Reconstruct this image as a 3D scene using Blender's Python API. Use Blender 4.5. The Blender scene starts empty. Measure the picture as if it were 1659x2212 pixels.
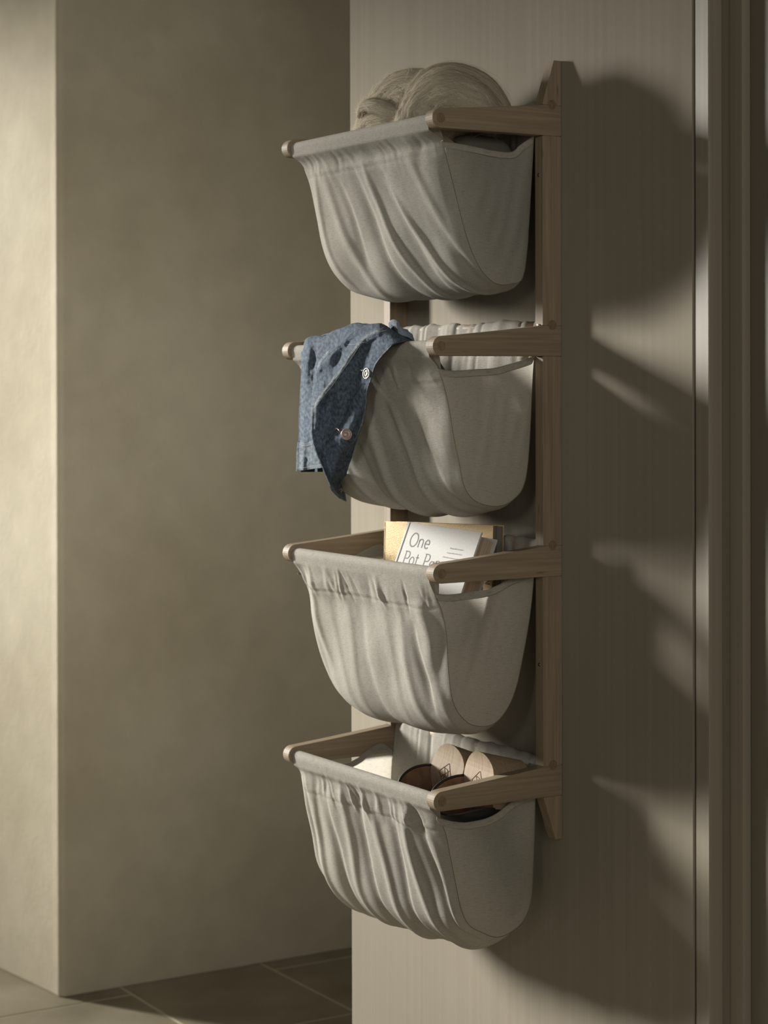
import bpy, bmesh, math, random
import numpy as np
from mathutils import Vector, Matrix, noise
random.seed(4); np.random.seed(4)
S = bpy.context.scene
C = S.collection

# ------------------------------------------------------------ camera
cd = bpy.data.cameras.new('camera'); cam = bpy.data.objects.new('camera', cd); C.objects.link(cam)
cd.sensor_fit = 'HORIZONTAL'; cd.sensor_width = 36; cd.lens = 4356.5*36/1659
cd.shift_y = (858.375-1106)/1659
yaw, pit, rol = math.radians(31.55928), math.radians(.3058), math.radians(.11731)
F = Vector((-math.cos(yaw)*math.cos(pit), math.sin(yaw)*math.cos(pit), -math.sin(pit)))
R = Vector((math.sin(yaw), math.cos(yaw), 0)); U = R.cross(F)
R2 = R*math.cos(rol)-U*math.sin(rol); U2 = R*math.sin(rol)+U*math.cos(rol)
M = Matrix((R2, U2, -F)).transposed().to_4x4(); M.translation = Vector((2.44329, -1.81474, 1.32))
cam.matrix_world = M; S.camera = cam; cd.clip_end = 60
cd.dof.use_dof = True; cd.dof.focus_distance = 3.0; cd.dof.aperture_fstop = 7.5

# ------------------------------------------------------------ light
w = bpy.data.worlds.new('world'); S.world = w; w.use_nodes = True
w.node_tree.nodes['Background'].inputs[0].default_value = (1.0, .96, .90, 1)
w.node_tree.nodes['Background'].inputs[1].default_value = .135
def area(name, loc, target, sx, sy, power, col):
    l = bpy.data.lights.new(name, 'AREA'); l.shape = 'RECTANGLE'; l.size = sx; l.size_y = sy; l.energy = power; l.color = col
    o = bpy.data.objects.new(name, l); C.objects.link(o); o.location = loc
    o.rotation_euler = (Vector(target)-Vector(loc)).to_track_quat('-Z', 'Y').to_euler(); return o
wl = area('window_light', (-7.0, -3.2, 2.8), (-.45, -.1, 1.02), .55, 2.3, 56, (1.0, .98, .93)); wl.data.spread = math.radians(25)
rl = area('back_wall_fill', (2.3, -3.5, 2.1), (-1.75, .22, 1.15), .8, .8, 3.2, (1.0, .985, .92)); rl.data.spread = math.radians(30)  # added fill lamp that lifts the far wall, no real source behind it
area('side_fill', (3.9, -1.3, 2.2), (-1.4, .1, 1.2), 1.8, 1.8, 31, (1.0, .975, .92))  # added fill for rack and basket sides, no actual doorway there
S.view_settings.view_transform = 'Standard'; S.view_settings.look = 'None'
S.view_settings.exposure = 0; S.view_settings.gamma = 1; S.view_settings.use_curve_mapping = False

# ------------------------------------------------------------ materials
def lin(h):
    v = [int(h[i:i+2], 16)/255 for i in (0, 2, 4)]
    return tuple(c/12.92 if c <= .04045 else ((c+.055)/1.055)**2.4 for c in v)+(1,)
def mat(name, col, rough=.7, spec=.3, metal=0):
    m = bpy.data.materials.new(name); m.use_nodes = True
    b = m.node_tree.nodes['Principled BSDF']
    b.inputs['Base Color'].default_value = col if len(col) == 4 else tuple(col)+(1,)
    b.inputs['Roughness'].default_value = rough; b.inputs['Specular IOR Level'].default_value = spec
    b.inputs['Metallic'].default_value = metal
    return m
def nd(m, t, **kw):
    n = m.node_tree.nodes.new(t)
    for k, v in kw.items():
        if k in n.inputs.keys(): n.inputs[k].default_value = v
        else: setattr(n, k, v)
    return n
def lk(m, a, b): m.node_tree.links.new(a, b)
def bsdf(m): return m.node_tree.nodes['Principled BSDF']
def coords(m, scale, kind='Object'):
    t = nd(m, 'ShaderNodeTexCoord'); mp = nd(m, 'ShaderNodeMapping'); mp.inputs['Scale'].default_value = scale
    lk(m, t.outputs[kind], mp.inputs[0]); return mp.outputs[0]
def vary(m, vec, c1, c2, scale=1, detail=4, lo=.35, hi=.65, dist=0):
    n = nd(m, 'ShaderNodeTexNoise', Scale=scale, Detail=detail, Distortion=dist); lk(m, vec, n.inputs['Vector'])
    r = nd(m, 'ShaderNodeValToRGB'); lk(m, n.outputs[0], r.inputs[0])
    r.color_ramp.elements[0].position = lo; r.color_ramp.elements[1].position = hi
    r.color_ramp.elements[0].color = c1; r.color_ramp.elements[1].color = c2
    return r.outputs[0]
def mix(m, a, b, fac=.5, mode='MULTIPLY'):
    x = nd(m, 'ShaderNodeMix', data_type='RGBA', blend_type=mode); x.inputs[0].default_value = fac
    lk(m, a, x.inputs[6]); lk(m, b, x.inputs[7]); return x.outputs[2]
def bump(m, h, dist, strength=1, prev=None):
    b = nd(m, 'ShaderNodeBump', Distance=dist, Strength=strength); lk(m, h, b.inputs['Height'])
    if prev: lk(m, prev, b.inputs['Normal'])
    return b.outputs[0]
def noisef(m, vec, scale, detail=3):
    n = nd(m, 'ShaderNodeTexNoise', Scale=scale, Detail=detail); lk(m, vec, n.inputs['Vector']); return n.outputs[0]
def k4(v, g=None): return (v, v, v, 1) if g is None else (v, g[0], g[1], 1)

# brushed paint on the rack wall
MW = mat('brushed_wall_paint', lin('8f8674'), .85, .10)
v = coords(MW, (90, 90, .7)); c = vary(MW, v, lin('837b6c'), lin('8c8475'), 1, 5, .2, .8)
v2 = coords(MW, (1.2, 1.2, 1.2)); c2 = vary(MW, v2, k4(.88), k4(1), 1.5, 3)
lk(MW, mix(MW, c, c2, 1), bsdf(MW).inputs['Base Color'])
n = bump(MW, noisef(MW, coords(MW, (420, 420, 5)), 1, 4), .0003, .25); lk(MW, n, bsdf(MW).inputs['Normal'])
# rough plaster on the far wall
MP = mat('plaster', lin('aca18a'), .9, .1)
v = coords(MP, (1, 1, 1)); c = vary(MP, v, lin('a19781'), lin('b0a793'), 2.2, 6, .3, .7); c2 = vary(MP, v, k4(.93), k4(1), 14, 5)
lk(MP, mix(MP, c, c2, 1), bsdf(MP).inputs['Base Color'])
n = bump(MP, noisef(MP, v, 9, 5),   .005, .5); n = bump(MP, noisef(MP, v, 90, 3), .0015, .5, n); lk(MP, n, bsdf(MP).inputs['Normal'])
# stone tile
MT = mat('floor_tile_stone', lin('8f866f'), .6, .3)
v = coords(MT, (1, 1, 1)); c = vary(MT, v, lin('7d745f'), lin('9a917b'), 5, 6, .3, .7)
lk(MT, c, bsdf(MT).inputs['Base Color']); lk(MT, bump(MT, noisef(MT, v, 60), .001, .4), bsdf(MT).inputs['Normal'])
MG = mat('grout', lin('c4bca4'), .9, .1)
MD = mat('door_frame_paint', lin('82796a'), .5, .3)
lk(MD, vary(MD, coords(MD, (80, 80, .8)), lin('787060'), lin('8b8271'), 1, 4, .2, .8), bsdf(MD).inputs['Base Color'])
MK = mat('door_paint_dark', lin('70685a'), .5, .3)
# wood: grain axis chosen per material
def wood(name, axis, a='716350', b='8c7b65', dark=.86):
    m = mat(name, lin(a), .62, .18)
    sc = [230, 230, 230]; sc[axis] = 6
    v = coords(m, sc); c = vary(m, v, lin(a), lin(b), 1, 4, .25, .75, .4)
    sc2 = [24, 24, 24]; sc2[axis] = 2.2
    c2 = vary(m, coords(m, sc2), k4(dark), k4(1), 1, 3, .35, .6, 1.5)
    col = mix(m, c, c2, 1)
    n = nd(m, 'ShaderNodeTexVoronoi', Scale=1.0); lk(m, coords(m, [s*.18 if i != axis else 9 for i, s in enumerate((230, 230, 230))]), n.inputs[0])
    r = nd(m, 'ShaderNodeValToRGB'); lk(m, n.outputs['Distance'], r.inputs[0])
    r.color_ramp.elements[0].color = k4(.6); r.color_ramp.elements[0].position = .02; r.color_ramp.elements[1].color = k4(1); r.color_ramp.elements[1].position = .10
    lk(m, mix(m, col, r.outputs[0], 1), bsdf(m).inputs['Base Color'])
    lk(m, bump(m, noisef(m, v, 1), .0003, .4), bsdf(m).inputs['Normal'])
    return m
WZ = wood('birch_upright', 2); WY = wood('birch_arm', 1); WX = wood('birch_rod', 0)
WE = mat('birch_end_grain', lin('7c5f44'), .6, .25)
lk(WE, vary(WE, coords(WE, (900, 900, 160)), lin('5e4c39'), lin('7a654c'), 1, 4), bsdf(WE).inputs['Base Color'])
WS = wood('clog_wood', 0, '83705a', '9c8a70', .92)
# linen: woven slubs in metre-scaled UVs, lets light through
def linen(name, a, b, trans=.30, wstr=1.0):
    m = mat(name, lin(a), .9, .12)
    c1 = vary(m, coords(m, (160, 1500, 1), 'UV'), lin(a), lin(b), 1, 3, .2, .8)
    c2 = vary(m, coords(m, (1500, 55, 1), 'UV'), k4(.90), k4(1.0), 1, 3, .3, .7)
    c3 = vary(m, coords(m, (9, 9, 1), 'UV'), k4(.93), k4(1.0), 1, 3)
    sl = nd(m, 'ShaderNodeTexNoise', Scale=1, Detail=1); lk(m, coords(m, (70, 1100, 1), 'UV'), sl.inputs[0])
    r = nd(m, 'ShaderNodeValToRGB'); lk(m, sl.outputs[0], r.inputs[0]); r.color_ramp.elements[0].position = .58; r.color_ramp.elements[1].position = .74
    r.color_ramp.elements[0].color = k4(1); r.color_ramp.elements[1].color = k4(.66)
    col = mix(m, mix(m, mix(m, c1, c2, 1), c3, 1), r.outputs[0], .8)
    lk(m, col, bsdf(m).inputs['Base Color'])
    h1 = noisef(m, coords(m, (150, 1800, 1), 'UV'), 1, 2); h2 = noisef(m, coords(m, (1800, 150, 1), 'UV'), 1, 2)
    n = bump(m, h1, .0004, .6*wstr); n = bump(m, h2, .0004, .6*wstr, n)
    n = bump(m, noisef(m, coords(m, (40, 40, 1), 'UV'), 1, 3), .0025, .45*wstr, n)
    lk(m, n, bsdf(m).inputs['Normal'])
    t = nd(m, 'ShaderNodeBsdfTranslucent'); lk(m, col, t.inputs['Color']); lk(m, n, t.inputs['Normal'])
    x = nd(m, 'ShaderNodeMixShader'); x.inputs[0].default_value = trans
    lk(m, bsdf(m).outputs[0], x.inputs[1]); lk(m, t.outputs[0], x.inputs[2])
    lk(m, x.outputs[0], m.node_tree.nodes['Material Output'].inputs['Surface'])
    return m
ML = linen('linen_cloth', 'a39e93', 'bdb8ad', .38); MLS = linen('linen_side', 'b3ad9f', 'c9c3b6', .58)
MLH = linen('linen_hem_double', '8d877a', '9f998c', .10)
MTH = mat('linen_thread', lin('6a6256'), .9, .1)

# ------------------------------------------------------------ helpers
def mesh_obj(name, verts, faces, m, parent=None, smooth=False, uvs=None):
    me = bpy.data.meshes.new(name); me.from_pydata([tuple(v) for v in verts], [], faces); me.validate(); me.update()
    if smooth: me.polygons.foreach_set('use_smooth', [True]*len(me.polygons))
    if uvs is not None:
        l = me.uv_layers.new(name='uv'); idx = np.empty(len(me.loops), int); me.loops.foreach_get('vertex_index', idx)
        l.data.foreach_set('uv', np.asarray(uvs, float)[idx].ravel())
    me.materials.append(m)
    o = bpy.data.objects.new(name, me); C.objects.link(o)
    if parent: o.parent = parent
    return o
def bm_obj(name, bm, m, parent=None, smooth=False):
    me = bpy.data.meshes.new(name); bmesh.ops.recalc_face_normals(bm, faces=bm.faces[:]); bm.to_mesh(me); bm.free()
    if smooth:
        me.polygons.foreach_set('use_smooth', [True]*len(me.polygons))
    me.materials.append(m); o = bpy.data.objects.new(name, me); C.objects.link(o)
    if parent: o.parent = parent
    return o
def prism(bm, poly, a, b, axis):
    """extrude polygon (2D) from a to b along axis 0/1/2; poly gives the two other coordinates in order"""
    def P(q, t):
        q = list(q); q.insert(axis, t); return q
    va = [bm.verts.new(P(q, a)) for q in poly]; vb = [bm.verts.new(P(q, b)) for q in poly]
    n = len(poly); bm.faces.new(va); bm.faces.new(vb[::-1])
    for i in range(n): bm.faces.new((va[i], vb[i], vb[(i+1) % n], va[(i+1) % n]))
def box(bm, x0, x1, y0, y1, z0, z1): prism(bm, [(x0, y0), (x1, y0), (x1, y1), (x0, y1)], z0, z1, 2)
def bevel(o, w, seg=2):
    md = o.modifiers.new('bevel', 'BEVEL'); md.width = w; md.segments = seg; md.limit_method = 'ANGLE'; md.angle_limit = math.radians(35)
def tube(pts, rad, n=8, cap=True):
    """tube mesh along points, rad scalar or list -> verts, faces"""
    pts = [Vector(p) for p in pts]; V = []; Fc = []
    up = Vector((0.13, .31, 1)).normalized(); L = len(pts)
    for i, p in enumerate(pts):
        t = (pts[min(i+1, L-1)]-pts[max(i-1, 0)]).normalized()
        a = t.cross(up); a = a.normalized() if a.length > 1e-6 else t.orthogonal().normalized()
        b = t.cross(a); up = -b if i else up; up = b.cross(t) if False else up
        r = rad[i] if hasattr(rad, '__len__') else rad
        up = a.cross(t)
        for k in range(n):
            q = 2*math.pi*k/n; V.append(p+a*math.cos(q)*r+b*math.sin(q)*r)
    for i in range(L-1):
        for k in range(n): Fc.append((i*n+k, i*n+(k+1) % n, (i+1)*n+(k+1) % n, (i+1)*n+k))
    if cap: Fc.append(tuple(range(n))[::-1]); Fc.append(tuple(range((L-1)*n, L*n)))
    return V, Fc
def join(parts):
    V = []; Fc = []
    for v, f in parts:
        o = len(V); V += list(v); Fc += [tuple(i+o for i in q) for q in f]
    return V, Fc
def spline(pts, n, close=False):
    """Catmull-Rom through points, resampled to n points equally spaced"""
    P = np.array(pts, float); P = np.vstack([2*P[0]-P[1], P, 2*P[-1]-P[-2]]); out = []
    for i in range(1, len(P)-2):
        for t in np.linspace(0, 1, 24, endpoint=False):
            a, b, c, d = P[i-1], P[i], P[i+1], P[i+2]
            out.append(.5*((2*b)+(-a+c)*t+(2*a-5*b+4*c-d)*t*t+(-a+3*b-3*c+d)*t**3))
    out.append(P[-2]); out = np.array(out)
    s = np.r_[0, np.cumsum(np.linalg.norm(np.diff(out, axis=0), axis=1))]
    q = np.linspace(0, s[-1], n)
    return np.stack([np.interp(q, s, out[:, k]) for k in range(out.shape[1])], 1)
def grid_faces(nu, nv): return [(i*nv+j, (i+1)*nv+j, (i+1)*nv+j+1, i*nv+j+1) for i in range(nu-1) for j in range(nv-1)]
def tag(o, label=None, cat=None, group=None, kind=None):
    if label: o['label'] = label
    if cat: o['category'] = cat
    if group: o['group'] = group
    if kind: o['kind'] = kind
    return o
def empty(name, loc, label=None, cat=None, group=None):
    o = bpy.data.objects.new(name, None); C.objects.link(o); o.location = loc; o.empty_display_size = .05
    tag(o, label, cat, group); return o
def struct(name, bm, m, parent=None):
    o = bm_obj(name, bm, m, parent); o['kind'] = 'structure'; return o
def inv(o, parent):      # keep world coordinates of mesh data under an Empty that stands elsewhere
    o.parent = parent; o.matrix_parent_inverse = Matrix.Translation(-parent.location); return o

# ------------------------------------------------------------ setting
bm = bmesh.new(); box(bm, -3.6, 1.9, -3.2, 2.2, -.1, -.0012); fl = struct('floor', bm, MG)
rows = [(-1.036, .0), (-.688, .367), (-.340, .0), (.008, .367), (.356, .0), (.704, .367), (1.052, .0)]
TL = .734; g = .0035
for (y0, off) in rows:                          # tiles the photograph shows, laid in a running bond
    x = -1.574-2*TL+off
    while x < -.45:
        bm = bmesh.new(); box(bm, x+g, x+TL-g, y0+g, y0+.348-g, -.006, 0)
        o = bm_obj('floor_tile', bm, MT, fl); bevel(o, .0008); x += TL
bm = bmesh.new(); box(bm, -.6245, .3019, 0, .115, 0, 2.75); wr = struct('wall_right', bm, MW); bevel(wr, .002)
bm = bmesh.new(); prism(bm, [(-1.631, -.1270), (-1.640, -.1365), (-1.668, -.1385), (-2.3, -.215), (-2.3, 2.2), (-1.631, 2.2)], 0, 2.75, 2)
wb = struct('wall_left', bm, MP); bevel(wb, .004)
bm = bmesh.new(); box(bm, -3.2, 1.9, -3.2, 2.2, 2.75, 2.85); struct('ceiling', bm, MP)
bm = bmesh.new(); box(bm, -3.25, -3.1, -3.2, 2.2, 2.46, 2.75); struct('light_blocker', bm, MP)  # unseen slab added to cut window light off the top of the rack wall
# door frame at the right: shadow gap, casing, jamb set back, then the door leaf
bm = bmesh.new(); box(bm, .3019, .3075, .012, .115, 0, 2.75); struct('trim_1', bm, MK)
bm = bmesh.new(); box(bm, .3075, .3355, -.001, .115, 0, 2.75); o = struct('trim_2', bm, MD); bevel(o, .0012)
bm = bmesh.new(); box(bm, .3355, .3790, .0220, .115, 0, 2.75); box(bm, .3540, .3790, .0205, .0220, 0, 2.75); o = struct('trim_3', bm, MD); bevel(o, .001)
bm = bmesh.new(); box(bm, .3790, 1.35, .034, .078, 0, 2.1); dr = struct('door_1', bm, MK); bevel(dr, .002)
bm = bmesh.new(); box(bm, .3790, 1.42, .034, .115, 2.1, 2.75); struct('wall_over_door', bm, MW)

# ------------------------------------------------------------ the rack
ZI = [.7186+.33*k for k in range(4)]            # rod heights, lowest first
Wd, T, D = .4544, .0202, .0349
rack = empty('basket_rack', (-Wd/2, 0, .639), 'tall pale birch wall rack with two uprights and eight arms holding four linen baskets', 'rack')
def part(name, bm, m, smooth=False): return inv(bm_obj(name, bm, m, None, smooth), rack)
for x0 in (-Wd, -T):
    gap = .0007; bm = bmesh.new()
    prism(bm, [(-.0004, .639), (-.0125, .639), (-D, ZI[0]-.0142), (-.0004, ZI[0]-.0142)], x0+.0003, x0+T-.0003, 0)
    for k in range(3): box(bm, x0+.0003, x0+T-.0003, -D, -.0004, ZI[k]+.0318+gap, ZI[k+1]-.0142)
    prism(bm, [(-.0004, ZI[3]+.0318+gap), (-D, ZI[3]+.0318+gap), (-.0340, ZI[3]+.037), (-.0136, 1.8086), (-.0004, 1.8086)], x0+.0003, x0+T-.0003, 0)
    box(bm, x0+.001, x0+T-.001, -D+.002, -.002, .70, ZI[3]+.034)
    o = part('upright', bm, WZ); bevel(o, .0006)
def arm_poly(z):
    P = [(-.0004, z-.0135), (-.0004, z+.0318), (-D, z+.0318)]
    for a in (.80, .6, .4, .2): P.append((-(D+(.2165-D)*(1-a)), z+.0146+(.0318-.0146)*(a**1.12)))
    for i in range(15):
        q = math.radians(92+i*(176/14)); P.append((-.2165+.0143*math.cos(q), z+.0143*math.sin(q)))
    return P
for k, z in enumerate(ZI):
    for side, x0 in enumerate((-Wd, -T)):
        bm = bmesh.new(); prism(bm, arm_poly(z), x0, x0+T, 0); o = part('arm', bm, WY); bevel(o, .0009, 2)
        for (yy, zz) in ((-.2165, z), (-.0177, z+.033)):
            xx = x0-.0003 if side == 0 else x0+T-.0040
            bm = bmesh.new(); prism(bm, [(yy+.0069*math.cos(q*math.pi/12), zz+.0069*math.sin(q*math.pi/12)) for q in range(24)], xx, xx+.0043, 0)
            d = bm_obj('dowel_end', bm, WE, o); bevel(d, .0004)
            bm = bmesh.new()                      # thin dark ring round the dowel
            ring = [[bm.verts.new(((x0+T+.00012) if side else (x0-.00012), yy+r*math.cos(q*math.pi/14), zz+r*math.sin(q*math.pi/14))) for q in range(28)] for r in (.0070, .0075)]
            for q in range(28): bm.faces.new((ring[0][q], ring[0][(q+1) % 28], ring[1][(q+1) % 28], ring[1][q]))
            bm_obj('dowel_joint', bm, MTH, o)
    for (yy, zz) in ((-.2165, z), (-.0177, z+.033)):
        Vt, Ft = tube([(-Wd+T-.001, yy, zz), (-T+.001, yy, zz)], .0068, 20); o = mesh_obj('rod', Vt, Ft, WX, None, True); inv(o, rack)
MS = mat('zinc_screw', lin('6b6862'), .35, .5, .9)
for x0 in (-Wd+T/2, -.0110):
    for zz in (1.6365, .9023):
        bm = bmesh.new(); n = 16
        prof = [(0, -.0006), (.0012, -.0006), (.0014, -.0002), (.0026, -.0004), (.0031, .0001), (.0031, .002)]
        rg = [[bm.verts.new((x0+r*math.cos(2*math.pi*i/n), -D+h-.0002, zz+r*math.sin(2*math.pi*i/n))) for i in range(n)] for r, h in prof[1:]]
        bm.faces.new(rg[0])
        for a, b in zip(rg, rg[1:]):
            for i in range(n): bm.faces.new((a[i], a[(i+1) % n], b[(i+1) % n], b[i]))
        part('screw', bm, MS, False)
bm = bmesh.new(); box(bm, -.0135, -.0095, -.0372, -.0345, ZI[2]+.0318, ZI[2]+.0350); o = part('felt_pad', bm, mat('white_plug', lin('d9d3c4'), .5)); bevel(o, .0008); o['label'] = 'tiny white plug at the foot of the upright'

# ------------------------------------------------------------ linen baskets
XF, XN = -Wd+T+.0030, -T-.0030
NEAR = [
 [(.198,-.029),(.193,-.051),(.181,-.090),(.166,-.141),(.154,-.175),(.140,-.201),(.123,-.222),(.100,-.236),(.073,-.235),(.052,-.222),(.044,-.142),(.035,-.018)],
 [(.208,-.030),(.199,-.052),(.189,-.087),(.180,-.133),(.170,-.173),(.162,-.202),(.148,-.222),(.127,-.233),(.099,-.237),(.074,-.230),(.053,-.208),(.045,-.158),(.038,-.052),(.035,-.016)],
 [(.215,-.031),(.203,-.054),(.194,-.089),(.191,-.138),(.186,-.176),(.176,-.202),(.159,-.221),(.142,-.230),(.117,-.233),(.096,-.224),(.075,-.196),(.060,-.148),(.044,-.076),(.036,-.017)],
 [(.211,-.026),(.197,-.050),(.187,-.091),(.178,-.130),(.168,-.169),(.153,-.194),(.128,-.209),(.104,-.219),(.079,-.216),(.054,-.200),(.041,-.165),(.036,-.081),(.034,-.022)]]
FAR = [
 [(.203,-.029),(.190,-.062),(.178,-.112),(.167,-.160),(.150,-.197),(.121,-.226),(.096,-.233),(.074,-.232),(.052,-.218),(.044,-.142),(.035,-.018)],
 [(.208,-.030),(.197,-.065),(.188,-.105),(.178,-.150),(.164,-.190),(.142,-.218),(.115,-.232),(.090,-.232),(.064,-.218),(.046,-.158),(.035,-.016)],
 [(.210,-.031),(.194,-.065),(.189,-.103),(.180,-.145),(.166,-.186),(.148,-.221),(.127,-.240),(.105,-.243),(.078,-.225),(.055,-.160),(.036,-.017)],
 [(.210,-.030),(.201,-.083),(.190,-.129),(.180,-.178),(.161,-.208),(.128,-.232),(.100,-.236),(.068,-.222),(.043,-.165),(.034,-.022)]]
TOPS = [
 [(.202,-.031),(.178,-.032),(.143,-.035),(.108,-.039),(.076,-.039),(.060,-.028),(.035,-.012)],
 [(.208,-.033),(.179,-.036),(.144,-.034),(.109,-.032),(.081,-.026),(.056,-.020),(.035,-.013)],
 [(.215,-.031),(.190,-.034),(.162,-.033),(.127,-.031),(.103,-.025),(.081,-.016),(.055,-.010),(.036,-.008)],
 [(.211,-.028),(.187,-.036),(.163,-.041),(.142,-.041),(.121,-.039),(.100,-.032),(.079,-.020),(.055,-.013),(.034,-.009)]]
BULGE = [(.009, .017), (.008, .019), (.008, .024), (.009, .030)]   # outward belly of the front, sag of the bottom
# folds: (u0,v0,u1,v1,width,amp)  u: 0 far .. 1 near; v: 0 at rod .. 1 at the bottom of the bag (then on to the back)
FOLDS = [
 [(.17,.10,.30,.95,.045,.0042),(.36,.12,.56,.98,.040,-.0040),(.47,.15,.70,1.0,.030,.0048),(.58,.18,.80,1.02,.045,-.0034),(.62,.30,.93,1.02,.030,.0044),(.80,.05,.90,.55,.040,.0034),(.27,.2,.33,.7,.03,-.0028),(.07,.1,.10,.8,.03,.003),(.88,.5,1.0,1.0,.04,-.003)],
 [(.45,.30,.62,1.15,.055,.0075),(.60,.25,.80,1.1,.050,-.0060),(.66,.35,.88,1.12,.045,.0070),(.30,.4,.45,1.1,.06,-.005),(.80,.3,.95,1.0,.035,-.003),(.12,.2,.22,.9,.06,.004),(.20,.5,.38,1.1,.04,.004)],
 [(.90,.15,.93,.55,.055,.0060),(.83,.30,.87,.75,.035,-.0050),(.20,.15,.22,.9,.05,.0020),(.42,.12,.47,.95,.05,-.0020),(.60,.10,.66,.9,.05,.0020),(.72,.12,.82,1.0,.045,.0030),(.08,.05,.10,.6,.035,.0035),(.93,.6,1.0,1.05,.05,.004),(.33,.2,.35,.9,.04,.0018)],
 [(.10,.08,.12,.95,.035,.0045),(.22,.08,.24,.9,.035,-.0045),(.33,.08,.35,.95,.040,.0045),(.44,.10,.47,.95,.035,-.0050),(.56,.10,.60,1.0,.040,.0050),(.67,.10,.72,1.0,.035,-.0050),(.78,.06,.86,1.05,.040,.0065),(.88,.12,.97,1.05,.030,-.0050),(.93,.2,.99,.9,.03,.003),(.04,.05,.05,.8,.02,-.003)]]
def fold_height(k, Ug, Vg):
    H = np.zeros_like(Ug); rs = np.random.RandomState(11+k)
    for (u0, v0, u1, v1, wd, am) in FOLDS[k]:
        t = np.clip((Vg-v0)/(v1-v0), -.2, 1.2); c = u0+(u1-u0)*t+.012*np.sin(5*t+u0*20)
        env = np.clip(np.sin(np.pi*np.clip((t+.1)/1.2, 0, 1)), 0, 1)**.7
        d = (Ug-c)/wd
        H += am*env*np.exp(-np.where(d > 0, d*1.6, d)**2*1.3)
    for i in range(14):                            # broad uneven dents
        fx, fy = rs.uniform(2, 11), rs.uniform(1, 9); a = rs.uniform(-1, 1)*.0026/(1+.12*(fx+fy))
        H += a*np.sin(fx*Ug*1.9+fy*Vg*1.2+rs.uniform(0, 6.28)+1.2*np.sin(rs.uniform(2, 5)*Vg+rs.uniform(2, 6)*Ug+rs.uniform(0, 6)))
    for i in range(9):                             # many small soft pleats
        f = rs.uniform(14, 46); p = rs.uniform(0, 6.28); sl = rs.uniform(-2, 3)+(5 if k == 0 else 0)
        env = .5+.5*np.sin(Vg*rs.uniform(2, 5)+rs.uniform(0, 6)+Ug*rs.uniform(1, 6))
        H += .00034*(28/f)*env*np.sin(f*Ug-sl*Vg+p+.8*np.sin(3*Ug+2*Vg))*(.9, .7, .7, 1.6)[k]
    return H
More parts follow.
